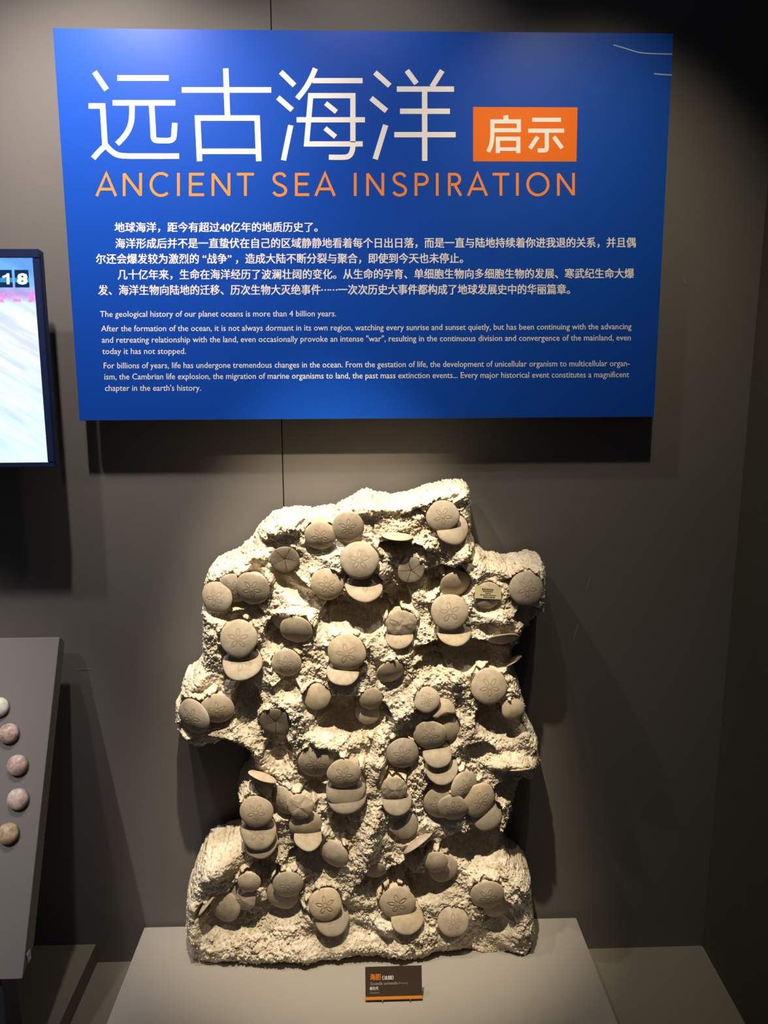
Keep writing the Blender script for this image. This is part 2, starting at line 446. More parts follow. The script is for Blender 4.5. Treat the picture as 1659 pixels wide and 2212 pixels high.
OUT = [(405,2048),(400,2000),(403,1950),(402,1920),(415,1885),(430,1850),(447,1822),(475,1810),(517,1797),(522,1770),(518,1740),(514,1715),(511,1695),(520,1675),(532,1668),(545,1645),(541,1622),(530,1602),(515,1594),(490,1594),(470,1603),(440,1610),(425,1611),(405,1600),(392,1580),(382,1560),(378,1530),(380,1515),(390,1500),(389,1480),(398,1460),(415,1448),(432,1425),(438,1395),(437,1370),(438,1330),(436,1300),(436,1280),(440,1255),(450,1230),(462,1215),(490,1203),(515,1190),(543,1165),(560,1135),(580,1115),(610,1100),(640,1098),(680,1099),(725,1093),(750,1080),(780,1061),(800,1061),(840,1070),(880,1066),(920,1052),(960,1040),(990,1037),(1008,1043),(1013,1060),(1016,1090),(1015,1120),(1018,1155),(1030,1180),(1055,1200),(1090,1208),(1130,1205),(1150,1200),(1170,1206),(1178,1220),(1180,1260),(1179,1318),(1162,1330),(1140,1340),(1132,1352),(1122,1370),(1118,1390),(1108,1410),(1110,1440),(1120,1460),(1128,1490),(1133,1520),(1135,1545),(1150,1570),(1162,1590),(1166,1630),(1165,1650),(1150,1668),(1130,1685),(1118,1705),(1108,1735),(1098,1765),(1088,1790),(1090,1815),(1100,1835),(1120,1850),(1140,1870),(1148,1900),(1150,1940),(1155,1985),(1153,2010),(1145,2036),(1120,2046),(1080,2044),(1000,2046),(960,2052),(930,2058),(900,2063),(880,2056),(840,2060),(800,2061),(740,2058),(700,2061),(640,2054),(580,2063),(540,2066),(500,2061),(450,2062),(415,2056)]
def out_pt(px, py):
    Y = -0.078
    if py < 1140: Y = -0.055
    if py > 2030:                       # foot: stands on the plinth top
        p = at(px, py, -0.112); return p[0], ZP-0.020+0.006*math.sin(p[0]*31+1)*math.sin(p[0]*67)
    p = at(px, py, Y); return p[0], p[2]
outw = [out_pt(*p) for p in OUT]
cl = outw+[outw[0]]
poly = np.array(outw)

CELL = 0.00145
x0g, x1g = poly[:, 0].min()-0.012, poly[:, 0].max()+0.012
z0g, z1g = poly[:, 1].min()-0.012, poly[:, 1].max()+0.012
nx = int((x1g-x0g)/CELL)+1; nz = int((z1g-z0g)/CELL)+1
gx = x0g+np.arange(nx)*CELL; gz = z0g+np.arange(nz)*CELL
X, Z = np.meshgrid(gx, gz)        # [nz, nx]
Xw = X+0.0045*fbm(X*45, Z*45, 3, 3)+0.002*perlin(X*220, Z*220, 5); Zw = Z+0.0045*fbm(X*45, Z*45, 3, 9)+0.002*perlin(X*220, Z*220, 8)
def sdf_poly(P, x, y):
    d2 = np.full(x.shape, 1e9); inside = np.zeros(x.shape, bool)
    for i in range(len(P)):
        a = P[i]; b = P[(i+1) % len(P)]
        ex, ey = b-a; wx = x-a[0]; wy = y-a[1]
        t = np.clip((wx*ex+wy*ey)/(ex*ex+ey*ey), 0, 1)
        dx = wx-ex*t; dy = wy-ey*t
        d2 = np.minimum(d2, dx*dx+dy*dy)
        c = (a[1] > y) != (b[1] > y)
        with np.errstate(divide='ignore', invalid='ignore'):
            xi = a[0]+(y-a[1])/(b[1]-a[1]+1e-20)*(b[0]-a[0])
        inside ^= c & (x < xi)
    return np.where(inside, 1, -1)*np.sqrt(d2)
SD = sdf_poly(poly, Xw, Zw)

# height above the back plane
Hh = 0.082+0.020*fbm(X*5.5, Z*5.5, 3, 21)+0.018*(1-2*np.abs(fbm(X*7+3, Z*6, 3, 41)))
def feature(px, py, rx, ry, rot, amp, sharp=1.0):
    """amp>0 ridge, amp<0 hollow whose upper lip is sharper than its floor"""
    global Hh
    c = wpt(px, py); s = scale_at(px, py); rx *= s; ry *= s
    a = math.radians(rot); ca, sa = math.cos(a), math.sin(a)
    dx = X-c[0]+0.006*fbm(X*30, Z*30, 2, 77); dz = Z-c[1]+0.006*fbm(X*30, Z*30, 2, 78)
    u = (dx*ca+dz*sa)/rx; v = (-dx*sa+dz*ca)/ry
    r = np.sqrt(u*u+v*v)
    if amp < 0:
        up = dz > 0
        w_ = np.where(up, 1-sstep(0.80, 1.02, r), 1-sstep(0.15, 1.25, r))
    else:
        w_ = 1-sstep(0.1, 1.1, r)
    Hh = Hh+amp*w_*(1.3 if amp < 0 else 1.15)
# ridges (bright crests)
for a in [(620,1130,80,32,25,.02),(850,1085,140,22,8,.022),(960,1075,70,26,12,.02),(1120,1225,75,25,-4,.02),(520,1215,80,26,22,.018),
          (800,1240,60,30,20,.014),(900,1170,80,22,8,.016),(640,1260,26,60,45,.012),(840,1400,50,60,30,.02),(740,1370,70,30,0,.016),
          (650,1500,30,90,-5,.016),(720,1590,90,26,-6,.022),(820,1620,22,100,-8,.022),(880,1520,26,90,-30,.022),(1000,1480,30,60,30,.014),
          (1100,1640,80,22,-6,.024),(800,1790,30,110,-12,.022),(680,1620,30,40,0,.01),(600,1470,26,60,0,.012),(1150,1280,22,60,0,.012),
          (480,1860,70,40,30,.02),(740,2036,330,34,0,.020),(860,1990,110,26,-14,.016),(1110,1900,44,60,-20,.022),(1110,2000,36,50,0,.014),
          (430,1470,40,26,20,.014),(540,1500,20,30,0,.01),(560,1700,34,40,0,.014),(700,1790,20,40,10,.014),(940,1840,26,40,0,.014),(900,1830,26,50,-40,.018),
          (1070,1330,60,26,0,.012),(900,1290,24,60,-10,.010),(1000,1190,40,30,-30,.014),(640,1880,30,30,0,.012),(420,1960,24,90,0,.012)]:
    feature(*a)
# hollows (dark, undercut)
for a in [(640,1270,70,26,-42,-.030),(770,1320,80,44,0,-.052),(530,1325,46,18,10,-.025),(598,1365,26,44,0,-.030),(535,1520,34,56,0,-.038),
          (622,1480,32,24,0,-.024),(862,1178,50,16,0,-.035),(962,1252,56,38,0,-.050),(858,1300,34,44,0,-.040),(1140,1325,36,24,0,-.035),
          (1010,1408,120,38,-4,-.055),(748,1545,70,56,0,-.050),(815,1545,34,44,0,-.035),(602,1620,34,50,0,-.032),(1080,1555,60,44,-20,-.044),
          (450,1602,60,22,5,-.02),(690,1695,36,16,0,-.030),(1030,1825,85,48,0,-.056),(575,1880,42,32,0,-.036),(672,1848,56,34,0,-.030),
          (885,1850,70,16,38,-.040),(870,1905,110,40,0,-.040),(820,1892,30,22,0,-.03),(500,1970,80,52,0,-.034),(610,1960,60,36,0,-.022),
          (1105,1700,44,30,10,-.035),(935,1715,26,40,0,-.024),(860,1665,30,24,0,-.024),(1080,1985,34,30,0,-.022),(740,1770,26,36,0,-.022),
          (940,1650,20,60,0,-.016),(1040,1620,40,24,-20,-.022),(930,1440,40,30,0,-.02),(600,1560,40,20,0,-.012),(700,1350,14,50,0,-.012),(1050,1350,18,14,0,-.02),
          (930,1090,70,10,20,-.018),(600,1180,60,8,-25,-.010),(660,1132,22,8,0,-.014),(1000,1215,50,12,45,-.018),(1110,1245,40,8,10,-.016)]:
    feature(*a)

# sand dollars: px, py, rx(px), (tx, tz) tilt, proud (m), kind, extra
D = [
 (692,1157,34,-.05,-.25,.016,'t'),(751,1138,35,.1,-.20,.018,'t'),(692,1124,23,0,6,.006,'p'),
 (615,1208,31,.05,-.25,.010,'u'),(777,1210,41,-.05,.12,.026,'t'),(786,1262,41,.12,.85,.020,'t'),
 (707,1262,36,0,-.08,.016,'t'),(545,1271,38,-.1,-.22,.026,'t'),(505,1270,34,-.25,-.2,.014,'t'),(468,1291,36,-.35,.05,.008,'t'),
 (516,1379,41,-.05,.12,.026,'t'),(523,1430,42,0,.85,.020,'t'),(640,1360,35,-.15,-.32,.022,'p'),(626,1346,40,-.25,-1.0,.006,'p'),
 (618,1432,33,-.1,-.15,.012,'t'),(749,1410,41,0,.02,.022,'t'),(741,1448,35,0,.9,.016,'p'),
 (956,1115,35,-.05,.0,.024,'t'),(978,1141,36,.25,.45,.014,'p'),(857,1157,34,1.2,12,.016,'p'),
 (888,1233,29,.2,-.08,.022,'u'),(984,1262,35,.2,-.50,.004,'p'),(971,1322,40,0,.10,.026,'t'),(980,1362,37,.15,.85,.018,'p'),
 (1054,1286,30,.05,-.10,.012,'p'),(1137,1271,37,0,.05,.018,'t'),(867,1348,33,0,-.10,.022,'c'),(862,1373,30,-.1,.6,.012,'p'),
 (1088,1380,34,.1,-1.5,.012,'p'),(1106,1428,24,-.5,(.2,.8),.000,'p'),(844,1450,31,.25,-.42,.016,'p'),
 (1057,1483,39,0,.10,.020,'t'),(922,1512,28,0,.25,.024,'t'),(958,1536,27,.35,.25,.016,'b'),(929,1587,35,-.05,-.15,.020,'t'),
 (966,1570,31,.4,.1,.006,'p'),(869,1627,35,0,-.05,.016,'t'),(945,1627,31,0,.6,.016,'p'),(953,1657,36,0,.6,.014,'p'),
 (1002,1698,34,.55,.0,.020,'t'),(1036,1728,38,.35,.0,.012,'t'),(1052,1757,36,.2,.25,.004,'p'),
 (978,1744,33,-.05,-.20,.026,'t'),(950,1735,37,-.2,-.15,.014,'t'),
 (852,1704,28,0,-.05,.024,'c'),(857,1727,33,.05,.55,.016,'p'),(871,1781,32,0,.05,.012,'b'),(902,1820,39,-.55,(.35,.76),.008,'p'),
 (811,1880,24,0,-.38,.014,'p'),(942,1862,26,0,-.10,.024,'p'),(957,1876,32,.1,0,.010,'p'),
 (1108,1531,25,.1,.05,.018,'p'),(1118,1661,27,-.05,(.38,.92),.010,'p'),(802,1510,26,.1,-.2,.018,'p'),(795,1538,27,0,.0,.008,'p'),
 (418,1547,41,-.55,-.10,.018,'t'),(469,1531,36,.1,-.15,.018,'t'),(595,1559,34,0,-.25,.016,'u'),(684,1505,30,0,.05,.016,'p'),
 (682,1645,39,0,-.20,.018,'t'),(743,1671,36,0,-.10,.032,'t'),(746,1702,43,.05,.2,.020,'p'),(749,1714,43,.05,.6,.014,'p'),
 (567,1677,32,.40,(.25,1.0),.012,'p'),(554,1753,36,-.05,.05,.026,'t'),(558,1795,39,0,.35,.018,'t'),(564,1817,36,0,.6,.012,'p'),
 (613,1728,32,-.6,-.05,.010,'t'),(648,1742,29,-.1,0,.026,'c'),(660,1780,35,0,-.1,.014,'p'),(666,1804,32,.1,.95,.018,'p'),
 (721,1844,34,-.45,-.15,.020,'p'),(538,1906,25,0,-.10,.026,'p'),(523,1936,32,-.35,.05,.014,'c'),(486,1957,36,-.3,0,.012,'p'),
 (622,1911,33,0,-.10,.022,'t'),(611,1931,36,-.1,-.05,.010,'p'),(703,1953,36,0,.15,.022,'d'),(718,1984,36,.15,.55,.014,'p'),
 (451,1946,34,-.80,(.15,.62),.002,'p'),(859,1950,38,0,.02,.022,'d'),(880,1981,35,.15,.6,.014,'p'),(979,1991,33,0,.25,.014,'t'),
 (1053,1933,36,-.05,-.15,.022,'t'),(1074,1955,30,.15,-.1,.008,'p'),
]
def box_mean(c, r):
    i0, i1 = int((c[0]-r-x0g)/CELL), int((c[0]+r-x0g)/CELL); j0, j1 = int((c[1]-r-z0g)/CELL), int((c[1]+r-z0g)/CELL)
    sub = Hh[max(0, j0):j1, max(0, i0):i1]; s2 = SD[max(0, j0):j1, max(0, i0):i1]
    w_ = (s2 > 0); return float((sub*w_).sum()/max(1, w_.sum()))
EDGE = np.sqrt(np.clip(1-(1-np.clip(SD/0.028, 0, 1))**2, 0, 1))
Hh = np.clip(Hh, 0.010, 0.16)
Hb = Hh.copy()
place = []
blur = Hb.copy()
for _ in range(10):
    for ax in (0, 1):
        for sft in (8,):
            blur = (blur+np.roll(blur, sft, ax)+np.roll(blur, -sft, ax))/3
HF = blur
for (px, py, rpx, tx, tz, proud, kind) in D:
    c = wpt(px, py); r = rpx*scale_at(px, py)
    i = int((c[0]-x0g)/CELL); j = int((c[1]-z0g)/CELL)
    hc = (0.45*float(HF[j, i])+0.55*0.085)*(0.35+0.65*float(EDGE[j, i]))+proud
    # keep the measured centre on its line of sight at the disc's own depth
    Yc = YB-hc
    p = at(px, py, Yc); c = (p[0], p[2]); r = r*(Yc-CAM[1])/(Y0-CAM[1])
    steep = isinstance(tz, tuple) or math.hypot(tx, tz) > 1.05
    place.append((c, r, hc, tx, tz, kind, steep))
mask_disc = np.zeros(X.shape, bool)
order = sorted(range(len(place)), key=lambda k: -place[k][2])
for k in order:            # pedestal and pit under every disc, the proud ones first
    c, r, hc, tx, tz, kind, steep = place[k]
    if steep: 
        dx = X-c[0]; dz = Z-c[1]
        # bed the steep disc: raise rock above / behind, hollow below
        rr = np.sqrt((dx/r)**2+((dz-0.006)/(0.35*r))**2)
        Hh = np.where(rr < 1.2, np.maximum(Hh, (hc-0.016)*(1-sstep(.5, 1.2, rr))+Hh*sstep(.5, 1.2, rr)), Hh)
        rr = np.sqrt((dx/r)**2+((dz+0.018)/(0.5*r))**2)
        Hh = Hh-0.018*(1-sstep(.4, 1.1, rr))
        continue
    dx = X-c[0]; dz = Z-c[1]; n3 = math.sqrt(1+tx*tx+tz*tz)
    pl = hc-(tx*dx+tz*dz)
    # foreshortened footprint radius
    q = np.sqrt(dx*dx+dz*dz+(tx*dx+tz*dz)**2)/r
    ped = pl-0.007-0.010*sstep(.55, 1.0, q)
    inner = q < 0.80
    Hh = np.where(inner, np.maximum(Hh, np.minimum(ped, hc)), Hh)
    Hh = np.where(q < 1.03, np.minimum(Hh, pl-0.0055), Hh)
    # dark undercut just below
    qb = np.sqrt((dx/(r*1.05))**2+((dz+0.80*r)/(r*0.70))**2)
    und = (q > 0.95)*(dz < 0)*(1-sstep(.55, 1.1, qb))
    Hh = Hh-0.017*und
    # a little crust banked against the upper rim
    qa = np.abs(q-1.10)
    bank = (dz > 0.2*r)*(1-sstep(0.05, 0.26, qa))*(q > 1.03)*sstep(-.15, .25, fbm(X*38, Z*38, 2, 300+k))*0.85
    Hh = np.maximum(Hh, bank*(pl-0.001)+(1-bank)*Hh)
    mask_disc |= (q < 1.0)
for k in order:            # nothing may poke through a disc face
    c, r, hc, tx, tz, kind, steep = place[k]
    if steep: continue
    dx = X-c[0]; dz = Z-c[1]; pl = hc-(tx*dx+tz*dz)
    q = np.sqrt(dx*dx+dz*dz+(tx*dx+tz*dz)**2)/r
    Hh = np.where(q < 1.0, np.minimum(Hh, pl-0.006), Hh)
Hh = np.clip(Hh, 0.006, 0.17)
# crumbly crust
g1, g2, gid = worley(X*170+2*fbm(X*60, Z*60, 2, 4), Z*170, 12)
k1, k2, kid = worley(X*85+fbm(X*40, Z*40, 2, 6), Z*85, 15)
rough_zone = sstep(-0.25, 0.35, fbm(X*11, Z*11, 3, 55))
gravel = (0.0026*(1-np.clip(g1*1.5, 0, 1))*(gid > .3)+0.0040*(1-np.clip(k1*1.5, 0, 1)**2)*(kid > .45))*(0.35+0.9*rough_zone)
pits = -0.0065*sstep(0.28, 0.55, fbm(X*75, Z*95, 3, 61))*(0.3+rough_zone)
fine = 0.0022*fbm(X*260, Z*260, 2, 71)+0.0040*fbm(X*50, Z*60, 3, 81)
keep = np.where(mask_disc, 0.25, 1.0)
Hh = Hh*EDGE+(gravel+pits+fine)*keep*sstep(0, 0.02, SD)
Hh = np.maximum(Hh, 0.0)
for k in order:
    c, r, hc, tx, tz, kind, steep = place[k]
    if steep: continue
    dx = X-c[0]; dz = Z-c[1]; pl = hc-(tx*dx+tz*dz)
    q = np.sqrt(dx*dx+dz*dz+(tx*dx+tz*dz)**2)/r
    Hh = np.where(q < 1.0, np.minimum(Hh, pl-0.004), Hh)

# lateral jitter gives little overhangs
JX = 0.0013*perlin(X*300, Z*300, 91); JZ = 0.0016*perlin(X*300, Z*300, 95)-0.05*np.clip(Hh-blur, -0.02, 0.02)
keepq = (SD > -CELL*0.9)
gyz, gxz = np.gradient(SD, CELL)
out_v = SD < 0
VX = X+np.where(SD > .004, JX, 0); VZ = Z+np.where(SD > .004, JZ, 0)
VX = np.where(out_v, X-SD*gxz, VX); VZ = np.where(out_v, Z-SD*gyz, VZ)
VY = YB-Hh
VY = np.where(out_v, YB, VY)
rimw = (1-sstep(.75, 1.0, EDGE))*(SD > 0.0006)
VX = VX+rimw*(0.0035*fbm(X*70+9+Z*50, VY*75+Z*60, 3, 201)+.002*perlin(VY*260, Z*230, 203))
VZ = VZ+rimw*(0.0035*fbm(VY*75+X*50, X*60+Z*60, 3, 207)-.002*np.abs(perlin(X*230, VY*230, 209)))
# parallax: outline was measured on Y0, the rock leans on nothing else, keep feet on the plinth
VZ = np.maximum(VZ, ZP+0.0005)
idx = -np.ones(X.shape, np.int64)
cellok = keepq[:-1, :-1] & keepq[1:, :-1] & keepq[:-1, 1:] & keepq[1:, 1:]
used = np.zeros(X.shape, bool)
used[:-1, :-1] |= cellok; used[1:, :-1] |= cellok; used[:-1, 1:] |= cellok; used[1:, 1:] |= cellok
idx[used] = np.arange(used.sum())
V = np.stack([VX[used], VY[used], VZ[used]], 1)
jj, ii = np.nonzero(cellok)
Q = np.stack([idx[jj, ii], idx[jj, ii+1], idx[jj+1, ii+1], idx[jj+1, ii]], 1)
# back skin: coarse copy of the same cells, pushed behind
nb = len(V)
Vb = np.stack([VX[used], np.full(used.sum(), YB+0.012), VZ[used]], 1)
E4 = np.concatenate([Q[:, [0, 1]], Q[:, [1, 2]], Q[:, [2, 3]], Q[:, [3, 0]]])
key = np.sort(E4, 1); kk = key[:, 0]*10**7+key[:, 1]
u_, inv, cnt = np.unique(kk, return_inverse=True, return_counts=True)
bd = E4[cnt[inv] == 1]
# rim wall to the back, then a fan to the centre line of the back
rim_ids = np.unique(bd); mapb = {int(a): nb+i for i, a in enumerate(rim_ids)}
VR = V[rim_ids].copy(); VR[:, 1] = YB+0.012
rimq = np.array([[a, mapb[int(a)], mapb[int(b)], b] for a, b in bd.tolist()])
# back cap by a coarse grid
st = 8
cj = np.arange(0, nz-st, st); ci = np.arange(0, nx-st, st)
V = np.concatenate([V, VR])
base = len(V); capv = []; capq = []
for j in cj:
    for i in ci:
        if SD[j, i] > .004 and SD[j+st, i] > .004 and SD[j, i+st] > .004 and SD[j+st, i+st] > .004:
            b0 = base+len(capv)
            capv += [(X[a_, b_], YB+0.0119, max(Z[a_, b_], ZP+.0005)) for a_, b_ in ((j, i), (j+st, i), (j+st, i+st), (j, i+st))]
            capq.append((b0, b0+1, b0+2, b0+3))
V = np.concatenate([V, np.array(capv)]); QQ = np.concatenate([Q, rimq, np.array(capq)])

# materials for rock and fossils
def rock_mat():
    mt, nt, b = new_mat('sandy_rock')
    tc = N(nt, 'ShaderNodeTexCoord')
    n1 = N(nt, 'ShaderNodeTexNoise', inp={'Scale': 9.0, 'Detail': 8.0, 'Roughness': 0.65})
    n2 = N(nt, 'ShaderNodeTexNoise', inp={'Scale': 120.0, 'Detail': 5.0, 'Roughness': 0.7})
    n3 = N(nt, 'ShaderNodeTexVoronoi', inp={'Scale': 420.0})
    for n in (n1, n2, n3): nt.links.new(tc.outputs['Object'], n.inputs['Vector'])
    r1 = N(nt, 'ShaderNodeValToRGB'); e = r1.color_ramp.elements
    e[0].position = .30; e[0].color = (.60, .50, .37, 1); e[1].position = .62; e[1].color = (.86, .79, .66, 1)
    nt.links.new(n1.outputs['Fac'], r1.inputs[0])
    r2 = N(nt, 'ShaderNodeValToRGB'); e = r2.color_ramp.elements
    e[0].position = .3; e[0].color = (.62, .58, .52, 1); e[1].position = .6; e[1].color = (1, 1, 1, 1)
    nt.links.new(n2.outputs['Fac'], r2.inputs[0])
    mx = N(nt, 'ShaderNodeMix', data_type='RGBA', blend_type='MULTIPLY'); mx.inputs[0].default_value = 1
    nt.links.new(r1.outputs[0], mx.inputs[6]); nt.links.new(r2.outputs[0], mx.inputs[7])
    nt.links.new(mx.outputs[2], b.inputs['Base Color'])
    b.inputs['Roughness'].default_value = .95; b.inputs['Specular IOR Level'].default_value = .15
    s = mathn(nt, 'ADD', n2.outputs['Fac'], n3.outputs['Distance'])
    bp = N(nt, 'ShaderNodeBump', inp={'Strength': 0.7, 'Distance': 0.0012})
    nt.links.new(s, bp.inputs['Height']); nt.links.new(bp.outputs[0], b.inputs['Normal'])
    return mt
M_rock = rock_mat()
ro = fast_mesh('rock_matrix', V, QQ, M_rock)
adopt(rock, ro)

def dollar_mat(kind):
    mt, nt, b = new_mat('sand_dollar_'+kind)
    tc = N(nt, 'ShaderNodeTexCoord'); oi = N(nt, 'ShaderNodeObjectInfo')
    sp = N(nt, 'ShaderNodeSeparateXYZ'); nt.links.new(tc.outputs['Object'], sp.inputs[0])
    x, y = sp.outputs[0], sp.outputs[1]
    rho = mathn(nt, 'SQRT', mathn(nt, 'ADD', mathn(nt, 'MULTIPLY', x, x), mathn(nt, 'MULTIPLY', y, y)))
    th = mathn(nt, 'ARCTAN2', y, x)
    t = mathn(nt, 'MULTIPLY', th, 5/(2*math.pi))
    fr = mathn(nt, 'SUBTRACT', mathn(nt, 'FRACT', mathn(nt, 'ADD', t, 5.5)), 0.5)
    phi = mathn(nt, 'MULTIPLY', fr, 2*math.pi/5)
    u = mathn(nt, 'MULTIPLY', rho, mathn(nt, 'COSINE', phi)); v = mathn(nt, 'MULTIPLY', rho, mathn(nt, 'SINE', phi))
    n1 = N(nt, 'ShaderNodeTexNoise', noise_dimensions='4D', inp={'Scale': 2.2, 'Detail': 7.0, 'Roughness': .62})
    nt.links.new(tc.outputs['Object'], n1.inputs['Vector'])
    nt.links.new(mathn(nt, 'MULTIPLY', oi.outputs['Random'], 50.0), n1.inputs['W'])
    n2 = N(nt, 'ShaderNodeTexNoise', noise_dimensions='4D', inp={'Scale': 14.0, 'Detail': 5.0, 'Roughness': .7})
    nt.links.new(tc.outputs['Object'], n2.inputs['Vector']); nt.links.new(mathn(nt, 'MULTIPLY', oi.outputs['Random'], 31.0), n2.inputs['W'])
    line = None
    if kind in ('t', 'd'):
        a = mathn(nt, 'DIVIDE', mathn(nt, 'SUBTRACT', u, .33), .25)
        c = mathn(nt, 'DIVIDE', v, .125)
        e = mathn(nt, 'SQRT', mathn(nt, 'ADD', mathn(nt, 'MULTIPLY', a, a), mathn(nt, 'MULTIPLY', c, c)))
        # dark band near e = 0.85
        band = mathn(nt, 'SUBTRACT', 1.0, mathn(nt, 'DIVIDE', mathn(nt, 'ABSOLUTE', mathn(nt, 'SUBTRACT', e, .80)), .42), clamp=True)
        ray_ = mathn(nt, 'SUBTRACT', 1.0, mathn(nt, 'DIVIDE', mathn(nt, 'ABSOLUTE', v), .018), clamp=True)
        far = mathn(nt, 'GREATER_THAN', rho, .60)
        fade = mathn(nt, 'MULTIPLY_ADD', n1.outputs['Fac'], 4.0, -1.15, clamp=True)
        ray_ = mathn(nt, 'MULTIPLY', mathn(nt, 'MULTIPLY', ray_, far), .22)
        line = mathn(nt, 'MULTIPLY', mathn(nt, 'MAXIMUM', band, ray_), fade)
    elif kind == 'u':
        wob = mathn(nt, 'MULTIPLY', mathn(nt, 'SUBTRACT', n1.outputs['Fac'], .5), .22)
        v2 = mathn(nt, 'ADD', v, wob)
        l1 = mathn(nt, 'SUBTRACT', 1.0, mathn(nt, 'DIVIDE', mathn(nt, 'ABSOLUTE', v2), .035), clamp=True)
        br = mathn(nt, 'SUBTRACT', mathn(nt, 'ABSOLUTE', v2), mathn(nt, 'MULTIPLY', mathn(nt, 'SUBTRACT', u, .55), .35))
        l2 = mathn(nt, 'SUBTRACT', 1.0, mathn(nt, 'DIVIDE', mathn(nt, 'ABSOLUTE', br), .016), clamp=True)
        l2 = mathn(nt, 'MULTIPLY', l2, mathn(nt, 'MULTIPLY', mathn(nt, 'GREATER_THAN', u, .55), .6))
        hub = mathn(nt, 'SUBTRACT', 1.0, mathn(nt, 'DIVIDE', rho, .12), clamp=True)
        line = mathn(nt, 'MAXIMUM', mathn(nt, 'MAXIMUM', l1, l2), hub)
    elif kind == 'c':
        vo = N(nt, 'ShaderNodeTexVoronoi', voronoi_dimensions='4D', feature='DISTANCE_TO_EDGE', inp={'Scale': .85})
        wa = N(nt, 'ShaderNodeMix', data_type='VECTOR'); wa.inputs[0].default_value = .28
        nt.links.new(tc.outputs['Object'], wa.inputs[4]); nt.links.new(n1.outputs['Color'], wa.inputs[5])
        nt.links.new(wa.outputs[1], vo.inputs['Vector']); nt.links.new(mathn(nt, 'MULTIPLY', oi.outputs['Random'], 9.0), vo.inputs['W'])
        line = mathn(nt, 'SUBTRACT', 1.0, mathn(nt, 'DIVIDE', vo.outputs['Distance'], .05), clamp=True)
        line = mathn(nt, 'MULTIPLY', mathn(nt, 'MULTIPLY', line, .8), mathn(nt, 'MULTIPLY', n1.outputs['Fac'], 1.3, clamp=True))
    r1 = N(nt, 'ShaderNodeValToRGB'); e_ = r1.color_ramp.elements
    kc = .60 if kind == 'u' else .87
    e_[0].position = .3; e_[0].color = (.45*kc, .35*kc, .24*kc, 1); e_[1].position = .72; e_[1].color = (.66*kc, .56*kc, .43*kc, 1)
    nt.links.new(n1.outputs['Fac'], r1.inputs[0])
    hs = N(nt, 'ShaderNodeHueSaturation'); nt.links.new(r1.outputs[0], hs.inputs['Color'])
    nt.links.new(mathn(nt, 'ADD', mathn(nt, 'MULTIPLY', oi.outputs['Random'], .28), .84), hs.inputs['Value'])
    nt.links.new(mathn(nt, 'ADD', mathn(nt, 'MULTIPLY', oi.outputs['Random'], .25), .82), hs.inputs['Saturation'])
    col = hs.outputs[0]
    h = mathn(nt, 'MULTIPLY', n2.outputs['Fac'], .5)
    if line is not None:
        mx = N(nt, 'ShaderNodeMix', data_type='RGBA', blend_type='MULTIPLY'); nt.links.new(mathn(nt, 'MULTIPLY', line, {'t': .50, 'd': .6, 'u': .9, 'c': .5}[kind]), mx.inputs[0])
        nt.links.new(col, mx.inputs[6]); mx.inputs[7].default_value = (.42, .33, .24, 1) if kind != 'u' else (.2, .14, .09, 1); col = mx.outputs[2]
        h = mathn(nt, 'SUBTRACT', h, mathn(nt, 'MULTIPLY', line, {'t': .45, 'd': 1.6, 'u': 2.2, 'c': 1.2}[kind]))
    nt.links.new(col, b.inputs['Base Color'])
    b.inputs['Roughness'].default_value = .8; b.inputs['Specular IOR Level'].default_value = .2
    bp = N(nt, 'ShaderNodeBump', inp={'Strength': .6, 'Distance': .0012})
    nt.links.new(h, bp.inputs['Height']); nt.links.new(bp.outputs[0], b.inputs['Normal'])
    return mt
MD = {k: dollar_mat(k) for k in 'tpucd'}; MD['b'] = MD['p']

